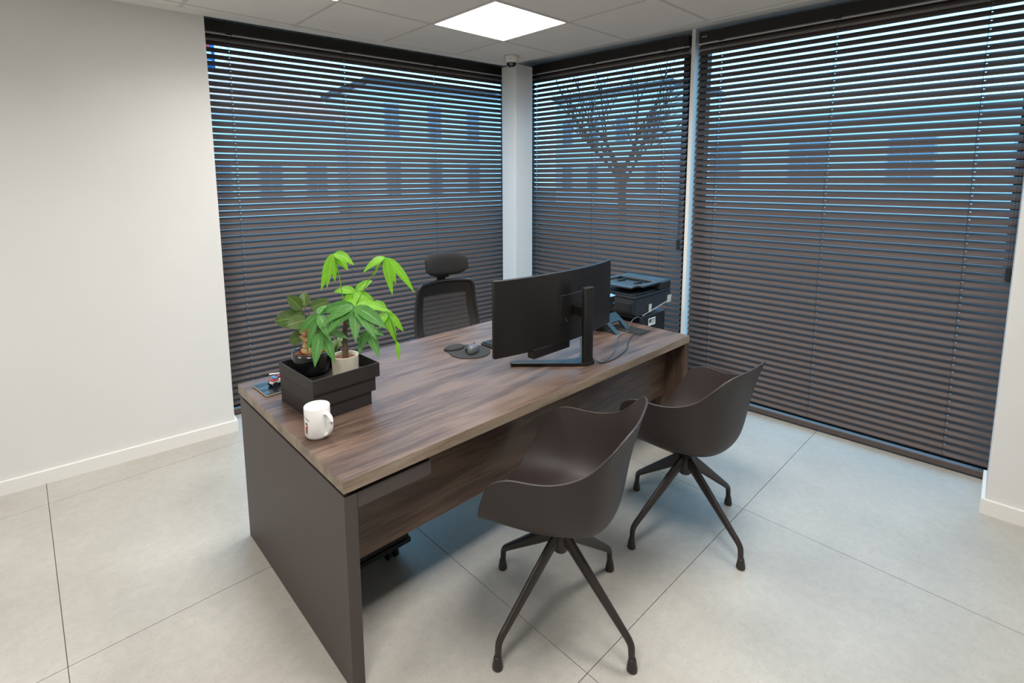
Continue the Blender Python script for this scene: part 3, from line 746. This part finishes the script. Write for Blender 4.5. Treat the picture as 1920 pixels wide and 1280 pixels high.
for k, (a, b, c, d) in enumerate(((.192, .222, .675, .698), (.226, .262, .690, .696), (.226, .262, .680, .684), (.226, .255, .668, .672))): box('label_print', (a, .0102, pz(c)), (b, .0110, pz(d)), 'cable_grey', lbw)
for k in range(6): box('vent_slot', (.352, .0108, pz(.62+k*.012)), (.375, .0125, pz(.625+k*.012)), 'cord_black', pr_)
box('hinge_latch', (.19, .02, pz(.732)), (.24, .034, pz(.740)), 'cord_black', pr_, .002)
ot = bmesh.new(); op = [(.104, .738), (.104, .746), (.405, .795), (.405, .784)]
oa = [ot.verts.new((x, .006, pz(z))) for x, z in op]; ob_ = [ot.verts.new((x, .34, pz(z))) for x, z in op]
ot.faces.new(oa); ot.faces.new(ob_[::-1])
for k in range(4): ot.faces.new([oa[k], ob_[k], ob_[(k+1) % 4], oa[(k+1) % 4]])
bm_obj('output_tray', ot, 'printer_white', pr_)
# scanner unit with a slanted lower front
sc_b = bmesh.new()
prof = [(.0, pz(.768)), (.0, pz(.857)), (.445, pz(.857)), (.445, pz(.815)), (.41, pz(.795)), (.10, pz(.746)), (.02, pz(.748))]
a = [sc_b.verts.new((x, 0, z)) for x, z in prof]; b = [sc_b.verts.new((x, .36, z)) for x, z in prof]
sc_b.faces.new(a); sc_b.faces.new(b[::-1])
for k in range(len(prof)): sc_b.faces.new([a[k], b[k], b[(k+1) % len(prof)], a[(k+1) % len(prof)]])
bmesh.ops.bevel(sc_b, geom=list(sc_b.edges), offset=.006, segments=2, affect='EDGES')
bm_obj('scanner_unit', sc_b, 'printer_mid', pr_)
box('front_panel', (-.006, .02, pz(.775)), (.004, .33, pz(.835)), 'printer_dark', pr_, .003)
sheared('white_lip', .165, .197, [(-.004, pz(.806)), (.004, pz(.806)), (.010, pz(.752)), (.0, pz(.752))], 'printer_white', .001, pr_)
sheared('white_lip', .395, .444, [(-.004, pz(.830)), (.004, pz(.830)), (.010, pz(.780)), (.0, pz(.780))], 'printer_white', .001, pr_)
box('scanner_lid', (.008, .004, pz(.858)), (.442, .352, pz(.876)), 'printer_dark', pr_, .005)
ad = bmesh.new()   # feeder: an open frame around the paper chute, deeper at the right
add_box(ad, (.30, .0, pz(.876)), (.442, .345, pz(.937)), .012, 3)
bm_obj('feeder_housing', ad, 'printer_dark', pr_)
for lo, hi in (((.09, .0, pz(.925)), (.305, .04, pz(.937))), ((.09, .305, pz(.925)), (.305, .345, pz(.937)))): box('feeder_arm', lo, hi, 'printer_mid', pr_, .003)
sheared2 = bmesh.new(); pp = [(.30, .905), (.305, .915), (.06, .935), (.02, .93), (.02, .922), (.06, .926)]
a = [sheared2.verts.new((x, .04, pz(z))) for x, z in pp]; b = [sheared2.verts.new((x, .305, pz(z))) for x, z in pp]
sheared2.faces.new(a); sheared2.faces.new(b[::-1])
for k in range(len(pp)): sheared2.faces.new([a[k], b[k], b[(k+1) % len(pp)], a[(k+1) % len(pp)]])
bm_obj('paper_chute', sheared2, 'printer_mid', pr_)
box('paper_guide', (.15, .10, pz(.918)), (.24, .108, pz(.935)), 'printer_dark', pr_, .001); box('paper_guide', (.15, .23, pz(.918)), (.24, .238, pz(.935)), 'printer_dark', pr_, .001)
box('exit_tray', (.03, .03, pz(.876)), (.30, .32, pz(.884)), 'printer_mid', pr_, .003)

# ------------------------------------------------------------------ letter trays with plants
for k, (lab, dx) in enumerate((('bottom dark letter tray, standing on the desk by the mug', 0.008), ('middle dark letter tray of the staggered stack of three', .004), ('top dark letter tray holding the three plant pots', .0))):
    t = thing('letter_tray', lab, 'tray', (.722+dx, 1.816-.008*k, DZ+k*.0565), 2*D2R, 'stacked letter trays'); w, d, h, th = .236+.020*k, .300, .0565, .004
    box('tray_floor', (0, 0, 0), (w, d, th), 'tray_dark', t)
    box('tray_front', (0, 0, th), (w, th, h-.0005), 'tray_dark', t, .0008, 1); box('tray_back', (0, d-th, th), (w, d, h-.0005), 'tray_dark', t, .0008, 1)
    box('tray_side', (0, th, th), (th, d-th, h-.0005), 'tray_dark', t, .0008, 1); box('tray_side', (w-th, th, th), (w, d-th, h-.0005), 'tray_dark', t, .0008, 1)
TZ = DZ+2*.0565+.004

def pot(t, R, h, m, r0=None, soil_z=None, round_=False):
    r0 = r0 or R*.92; w = .004
    if round_: outer = [(R*.55, 0), (R*.78, h*.06), (R*.93, h*.22), (R*.99, h*.45), (R, h*.75), (R*.985, h)]
    else: outer = [(r0, 0), (r0+.001, .004), (R, h-.003), (R-.001, h)]
    prof = outer+[(outer[-1][0]-w, h), (outer[-1][0]-w-.001, h*.8), (R*.7, h*.5)]
    lathe('pot', prof, m, t, 40)
    sz = soil_z or h-.014
    s = lathe('soil', [(0.0, sz-.008), (R-w-.0025, sz-.008), (R-w-.0025, sz-.002), (R*.5, sz+.001), (0, sz+.003)][1:], 'soil', t, 32)
    return sz

def leaf(t, n, tip, w, m, lift=.25, fold=.12, name='leaf', seg=9, face=(-.42, -.5, .72), rnd=False):
    face = (Vector(face)+Vector((random.uniform(-.3, .3), random.uniform(-.3, .3), random.uniform(-.2, .2)))).normalized()
    n, tip = Vector(n), Vector(tip); dvec = tip-n; L = dvec.length
    ctrl = n+dvec*.45+Vector((0, 0, L*lift)); V = []; F = []; UV = []
    prev_s = None
    for i in range(seg+1):
        s = i/seg; p = n*(1-s)**2+ctrl*2*s*(1-s)+tip*s*s; tg = ((ctrl-n)*(1-s)+(tip-ctrl)*s).normalized()
        side = tg.cross(face)
        if side.length < .2:
            side = prev_s if prev_s is not None else tg.cross(Vector((0, .3, 1)))
        side = side.normalized()
        if prev_s is not None and side.dot(prev_s) < 0: side = -side
        prev_s = side; nm = side.cross(tg).normalized()
        prof = (math.sin(math.pi*min(1, s**.85))**(.8 if not rnd else .5))*(1-.25*s*(not rnd)) if 0 < s < 1 else 0.02
        hw = w*max(prof, .03)
        for k, u in enumerate((-1, -.5, 0, .5, 1)):
            wave = .03*w*math.sin(s*14+u*2)
            V.append(p+side*u*hw+nm*(abs(u)*hw*fold*2+wave)); UV.append((u*.5+.5, s))
    for i in range(seg):
        for k in range(4): F.append((i*5+k, i*5+k+1, (i+1)*5+k+1, (i+1)*5+k))
    o = obj(name, V, F, m, t, True); uv = o.data.uv_layers.new(name='UVMap')
    for lp in o.data.loops: uv.data[lp.index].uv = UV[lp.vertex_index]
    return o

PB = Vector((.895, 1.895, TZ))
pt = thing('money_tree', 'money tree with drooping palmate leaves in a beige pot', 'potted plant', PB)
sz = pot(pt, .052, .088, 'pot_beige')
clusters = [
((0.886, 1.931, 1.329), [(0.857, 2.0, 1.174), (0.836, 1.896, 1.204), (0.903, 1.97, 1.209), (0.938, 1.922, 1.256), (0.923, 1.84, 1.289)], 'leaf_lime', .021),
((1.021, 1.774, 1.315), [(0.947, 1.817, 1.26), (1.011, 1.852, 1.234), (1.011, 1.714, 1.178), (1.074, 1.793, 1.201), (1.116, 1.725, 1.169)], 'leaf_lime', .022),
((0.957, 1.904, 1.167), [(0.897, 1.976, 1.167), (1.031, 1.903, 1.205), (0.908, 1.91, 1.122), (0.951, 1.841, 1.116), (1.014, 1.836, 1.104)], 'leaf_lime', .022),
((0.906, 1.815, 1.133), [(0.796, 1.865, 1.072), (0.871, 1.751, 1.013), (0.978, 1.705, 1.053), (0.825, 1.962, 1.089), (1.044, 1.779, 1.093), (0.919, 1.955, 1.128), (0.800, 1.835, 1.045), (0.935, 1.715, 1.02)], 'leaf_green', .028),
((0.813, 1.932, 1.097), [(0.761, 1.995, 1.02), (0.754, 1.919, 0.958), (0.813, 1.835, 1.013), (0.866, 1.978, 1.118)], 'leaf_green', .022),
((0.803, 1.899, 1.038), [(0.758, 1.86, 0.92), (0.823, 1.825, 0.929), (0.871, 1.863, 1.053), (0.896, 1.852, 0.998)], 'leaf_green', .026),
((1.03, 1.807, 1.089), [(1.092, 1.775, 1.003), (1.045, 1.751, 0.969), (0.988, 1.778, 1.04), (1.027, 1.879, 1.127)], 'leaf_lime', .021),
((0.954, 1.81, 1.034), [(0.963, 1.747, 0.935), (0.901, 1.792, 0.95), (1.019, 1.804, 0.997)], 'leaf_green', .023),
((1.046, 1.75, 0.98), [(1.039, 1.729, 0.908)], 'leaf_lime', .010),
]
tr = smooth_path([PB+Vector((0, 0, sz-.01)), PB+Vector((.003, -.002, .14)), PB+Vector((.004, 0, .19)), PB+Vector((.012, .002, .235))], 4)
tube('trunk', [p-PB for p in tr], [.0125]*4+[.0105]*4+[.008]*4+[.005], 'bark', pt, 12)
top = tr[-1]
for i, (n, tips, m, w) in enumerate(clusters):
    n = Vector(n); base = top-Vector((0, 0, .015*((i*3) % 5)))
    if i == 8: base = Vector(clusters[6][0])
    mid = base.lerp(n, .5)+Vector((0, 0, .03))
    st = tube('leaf_stalk', [q-PB for q in smooth_path([base, mid, n], 4)], .0019, MATS['leaf_lime'] if i < 3 else MATS['leaf_green'], pt, 6)
    for q, tp in enumerate(tips):
        up = .12 if n.z-Vector(tp).z > .07 else .16
        leaf(pt, n-PB, Vector(tp)-PB, w*1.0*(1-.1*(q % 2)), m if not (i == 3 and q in (4, 5)) else 'leaf_lime', up)

PA = Vector((.812, 2.022, TZ))
pf = thing('ficus_plant', 'small plant with round dark leaves and thick trunk in a black pot', 'potted plant', PA)
sz = pot(pf, .074, .094, 'pot_black', round_=True, soil_z=.084)
tube('trunk', smooth_path([(-.012, .008, sz-.01), (-.016, .012, .110), (-.008, .004, .135), (-.020, .014, .160), (-.010, .006, .185), (-.012, .01, .205)], 4), [.019]*4+[.014]*4+[.016]*4+[.019]*4+[.012]*4+[.004], 'bark_light', pf, 12)
for a, b, w in [((0.791, 2.038, 1.103), (0.74, 2.046, 1.162), .022), ((0.801, 2.029, 1.113), (0.812, 2.06, 1.165), .020), ((0.816, 2.014, 1.107), (0.881, 1.98, 1.128), .022), ((0.801, 2.029, 1.063), (0.70, 2.084, 1.063), .034), ((0.795, 2.006, 1.064), (0.722, 2.021, 1.05), .026), ((0.802, 2.027, 1.032), (0.785, 2.106, 1.027), .024), ((0.793, 2.036, 0.993), (0.75, 2.08, 0.968), .025), ((0.808, 2.022, 0.988), (0.848, 2.045, 0.945), .024), ((0.815, 2.015, 1.01), (0.85, 1.99, 1.012), .018)]:
    a, b = Vector(a), Vector(b)
    leaf(pf, a-PA, b-PA, w*1.15, 'leaf_dark', .10, .05, face=(-.6, -.62, .5), rnd=True)
    base = PA+Vector((-.012, .008, .185+random.random()*.015)) if a.z > 1.05 else Vector((PA.x-.012, PA.y+.008, a.z-.01))
    tube('leaf_stalk', [base-PA, (base.lerp(a, .5)+Vector((0, 0, .004)))-PA, a-PA], .0016, MATS['twig'], pf, 6)
# bark chips on the soil
chips = []
cbm = bmesh.new(); add_box(cbm, (-.008, -.005, 0), (.008, .005, .006), .002, 1); ch0 = bm_obj('bark_chip', cbm, 'soil', pf); ch0.location = (.03, -.03, sz-.001)
for k in range(26):
    a, r_ = random.random()*6.28, .012+.05*math.sqrt(random.random())
    c = dup(ch0, pf, (r_*math.cos(a), r_*math.sin(a), sz-.001)); c.rotation_euler = (random.uniform(-.4, .4), random.uniform(-.4, .4), random.random()*6)

PC = Vector((.918, 2.045, TZ))
ps = thing('variegated_plant', 'little plant with striped curling leaves in a small dark pot behind the others', 'potted plant', PC)
sz = pot(ps, .036, .066, 'pot_black')
for k in range(26):
    a = k*2.4; rr = .03+.035*random.random(); up = .05+.06*random.random()
    leaf(ps, (0.008*math.cos(a), 0.008*math.sin(a), sz-.004), (rr*math.cos(a), rr*math.sin(a), sz+up*.7), .0055, 'leaf_striped', .55, .2, seg=6)

# ------------------------------------------------------------------ mug
mg = thing('mug', 'white ceramic mug with a small printed figure on the desk corner', 'mug', (.701, 1.722, DZ), 0)
R, H = .0435, .112
lathe('mug_body', [(.033, 0), (.036, .001), (.0405, .006), (R, .012), (R, H-.002), (R-.001, H), (R-.003, H), (R-.004, H-.003), (R-.0045, .012), (.03, .007), (0.0005, .006)], 'mug_white', mg, 48)
ha = -75*D2R
hp = smooth_path([(R-.002, 0, .090), (R+.012, 0, .093), (R+.026, 0, .083), (R+.029, 0, .058), (R+.022, 0, .033), (R+.008, 0, .017), (R-.002, 0, .015)], 5)
V, F = tube_data([(p.x*math.cos(ha), p.x*math.sin(ha), p.z) for p in hp], [(.0078, .0048)]*len(hp), 12, up=Vector((math.sin(ha)*.01, .01, 1)))
obj('mug_handle', V, F, 'mug_white', mg, True)
def decal(name, a0, a1, z0, z1, m):   # curved print patch on the mug wall
    V = []; F = []; n = 4
    for k in range(n+1):
        a = (a0+(a1-a0)*k/n)*D2R
        for z in (z0, z1): V.append(((R+.0003)*math.cos(a), (R+.0003)*math.sin(a), z))
    for k in range(n): F.append((2*k, 2*k+2, 2*k+3, 2*k+1))
    return obj(name, V, F, m, mg, True)
for a0, a1, z0, z1, m in ((184, 197, .056, .064, 'print_brown'), (186, 196, .050, .058, 'print_skin'), (197, 200, .046, .060, 'print_brown'), (184, 199, .036, .050, 'print_red'), (186, 197, .026, .036, 'print_brown'), (187, 190, .018, .026, 'print_skin'), (193, 196, .018, .026, 'print_skin')): decal('printed_figure', a0, a1, z0, z1, m)
random.seed(3); a = 178
while a < 208:
    w = random.uniform(1, 2.2); z = .083-.0004*(a-178); hgt = random.uniform(.0015, .004); decal('printed_script', a, a+w, z, z+hgt, 'print_ink'); a += w+random.uniform(.6, 1.5)
a = 188
while a < 210:
    w = random.uniform(1, 2); decal('printed_script', a, a+w, .077-.0003*(a-188), .079-.0003*(a-188)+random.random()*.001, 'print_ink'); a += w+random.uniform(.6, 1.5)

# ------------------------------------------------------------------ notebook + toy car behind the trays
nb = thing('notebook', 'closed black notebook lying at the back left desk corner', 'notebook', (.682, 2.185, DZ), 1.5*D2R)
box('page_block', (.002, .002, .002), (.135, .150, .009), 'paper', nb)
box('back_cover', (0, 0, 0), (.137, .152, .002), 'notebook_black', nb); box('front_cover', (0, 0, .009), (.137, .152, .0115), 'notebook_black', nb, .0008, 1)
ty = thing('toy_truck', 'tiny white and red toy truck standing on the notebook', 'toy', (.752, 2.262, DZ+.0115), 20*D2R)
box('truck_body', (-.028, -.014, .011), (.045, .014, .030), 'toy_white', ty, .004)
box('truck_stripe', (-.0285, -.0145, .026), (.0, .0145, .031), 'toy_red', ty, .001)
box('truck_cab', (.0, -.012, .030), (.04, .012, .042), 'toy_red', ty, .003)
box('windscreen', (-.016, -.011, .031), (.001, .011, .040), 'toy_blue', ty, .002)
sheared('crane_arm', -.004, .004, [(-.002, .045), (.002, .040), (.006, .046), (.002, .052)], 'toy_blue', 0, ty)
tube('lift_arm', [(.02, 0, .046), (-.045, 0, .062)], .0035, 'toy_white', ty, 8); box('lift_basket', (-.056, -.008, .060), (-.040, .008, .067), 'cord_black', ty, .001)
for x in (-.018, .03):
    for y in (-.015, .015):
        wb = bmesh.new(); bmesh.ops.create_cone(wb, cap_ends=True, segments=16, radius1=.011, radius2=.011, depth=.008, matrix=Matrix.Translation((x, y, .011)) @ Matrix.Rotation(math.pi/2, 4, 'X')); autosmooth(bm_obj('wheel', wb, 'cord_black', ty))

# ------------------------------------------------------------------ security camera on the ceiling
sc_ = thing('dome_camera', 'small white dome security camera on the ceiling by the column', 'camera', (2.92, 3.045, ZC))
lathe('camera_housing', [(.058, 0), (.058, -.018), (.054, -.022), (.050, -.045), (.046, -.052), (.040, -.054)], 'dome_white', sc_, 36)
lathe('camera_dome', [(.039, -.050), (.038, -.060), (.033, -.073), (.022, -.083), (.010, -.087), (.0005, -.088)], 'dome_black', sc_, 32)
tube('lens_bezel', [(-.012, -.012, -.055), (-.027, -.027, -.074)], [.012, .011], 'pole_grey', sc_, 14)
box('housing_mark', (-.047, -.036, -.034), (-.040, -.030, -.030), 'cable_grey', sc_)

# ------------------------------------------------------------------ outside
struct(prism('floor_outside', [(-20, -20), (60, -20), (60, 60), (-20, 60)], -.45, -.15, 'pavement'), 'grey paving outside the windows')
def building(name, label, loc, rz, w, d, h, wall, cols, rows, roof='flat', roofm='roof_dark', ww=1.0, wh=1.5, z0=.9, dz=2.8):
    t = thing(name, label, 'building', loc, rz)
    box('wall', (0, 0, 0), (w, d, h), wall, t)
    wm = bmesh.new(); add_box(wm, (0, -.06, 0), (ww, .0, wh)); w0 = bm_obj('window_frame', wm, 'far_frame', t)
    pm = bmesh.new(); add_box(pm, (.08, -.08, .08), (ww/2-.03, -.06, wh-.08)); add_box(pm, (ww/2+.03, -.08, .08), (ww-.08, -.06, wh-.08)); p0 = bm_obj('pane', pm, 'far_window', w0)
    first = True
    for r in range(rows):
        for c in range(cols):
            x = w*(c+.5)/cols-ww/2; z = z0+dz*r
            if first: w0.location = (x, 0, z); first = False
            else:
                q = dup(w0, t, (x, 0, z)); dup(p0, q)
    if roof == 'flat': box('roof', (-.2, -.2, h), (w+.2, d+.2, h+.25), roofm, t)
    else:
        o = .4; V = [(-o, -o, h), (w+o, -o, h), (w+o, d+o, h), (-o, d+o, h), (d/2, d/2, h+roof), (w-d/2, d/2, h+roof)]
        obj('roof', V, [(0, 1, 5, 4), (1, 2, 5), (2, 3, 4, 5), (3, 0, 4), (3, 2, 1, 0)], roofm, t)
    return t
building('house', 'white house with a salmon tiled hip roof behind the left blind', (5.2, 24, -.15), 0, 6.2, 5, 4.6, 'facade_white', 3, 1, 2.6, 'roof_salmon')
building('townhouse', 'tall pale townhouse with dark windows seen through the left blind', (12.6, 23, -.15), -6*D2R, 9.5, 6, 6.2, 'facade_white', 4, 2, 'flat', 'roof_dark', .8, 1.7)
building('apartment_block', 'pale apartment block with window rows behind the narrow blind', (25.5, 22.5, -.15), -90*D2R, 8, 6, 6.6, 'facade_white', 4, 2, 'flat', 'roof_dark', .8, 1.6)
building('office_block', 'grey office block behind the large right blind', (26, 13.5, -.15), -90*D2R, 15, 7, 4.3, 'facade_grey', 4, 1, 'flat', 'facade_grey', 1.6, 2.0, 1.5)
# bare tree outside the narrow window
tb = thing('bare_tree', 'leafless street tree outside the narrow window', 'tree', (9.2, 6.27, -.15))
def branches():
    V = []; F = []
    random.seed(11)
    def grow(p, d, L, r, dep):
        q = p+d*L; v, f = tube_data([p, p.lerp(q, .5)+Vector((random.uniform(-.04, .04), random.uniform(-.04, .04), 0))*L, q], [r, r*.85, r*.7], 5); o = len(V)
        V.extend(v); F.extend([tuple(i+o for i in ff) for ff in f])
        if dep:
            for k in range(3 if dep > 1 else 4):
                nd = (d+Vector((random.uniform(-.8, .8), random.uniform(-.8, .8), random.uniform(-.25, .5)))).normalized(); grow(p.lerp(q, random.uniform(.55, 1)), nd, L*random.uniform(.6, .8), r*.55, dep-1)
    tube('trunk', [(0, 0, 0), (.02, 0, 1), (0, .02, 2.0)], [.10, .085, .075], 'twig', tb, 10)
    for k in range(6): 
        a = k*1.05; grow(Vector((0, .02, 1.5+.09*k)), Vector((math.cos(a)*.7, math.sin(a)*.7, .8)).normalized(), 1.1, .04, 3)
    o = obj('branches', V, F, 'twig', tb); o['kind'] = 'stuff'
branches()
# blue banner at the left
fb_ = thing('banner_flag', 'tall blue banner with white and red marks outside the left window', 'banner', (1.40, 7.1, -.15))
tube('pole', [(0, 0, 0), (0, 0, 4.2)], .025, 'pole_grey', fb_, 10)
V = []; F = []
for k in range(13):
    x = .03+.46*k/12; y = .03*math.sin(k*.9)
    V += [(x, y, 3.07), (x, y, 3.58)]
for k in range(12): F.append((2*k, 2*k+2, 2*k+3, 2*k+1))
bnr = obj('banner_cloth', V, F, 'banner_blue', fb_, True); sm_ = bnr.modifiers.new('thick', 'SOLIDIFY'); sm_.thickness = .004
for x, z, w, h, m in ((.34, 3.50, .12, .05, 'banner_white'), (.36, 3.40, .08, .05, 'banner_white'), (.40, 3.30, .04, .24, 'banner_red'), (.35, 3.22, .10, .04, 'banner_white'), (.37, 3.12, .08, .04, 'banner_white')): box('banner_mark', (x, -.045, z), (x+w, -.04, z+h), m, bnr)
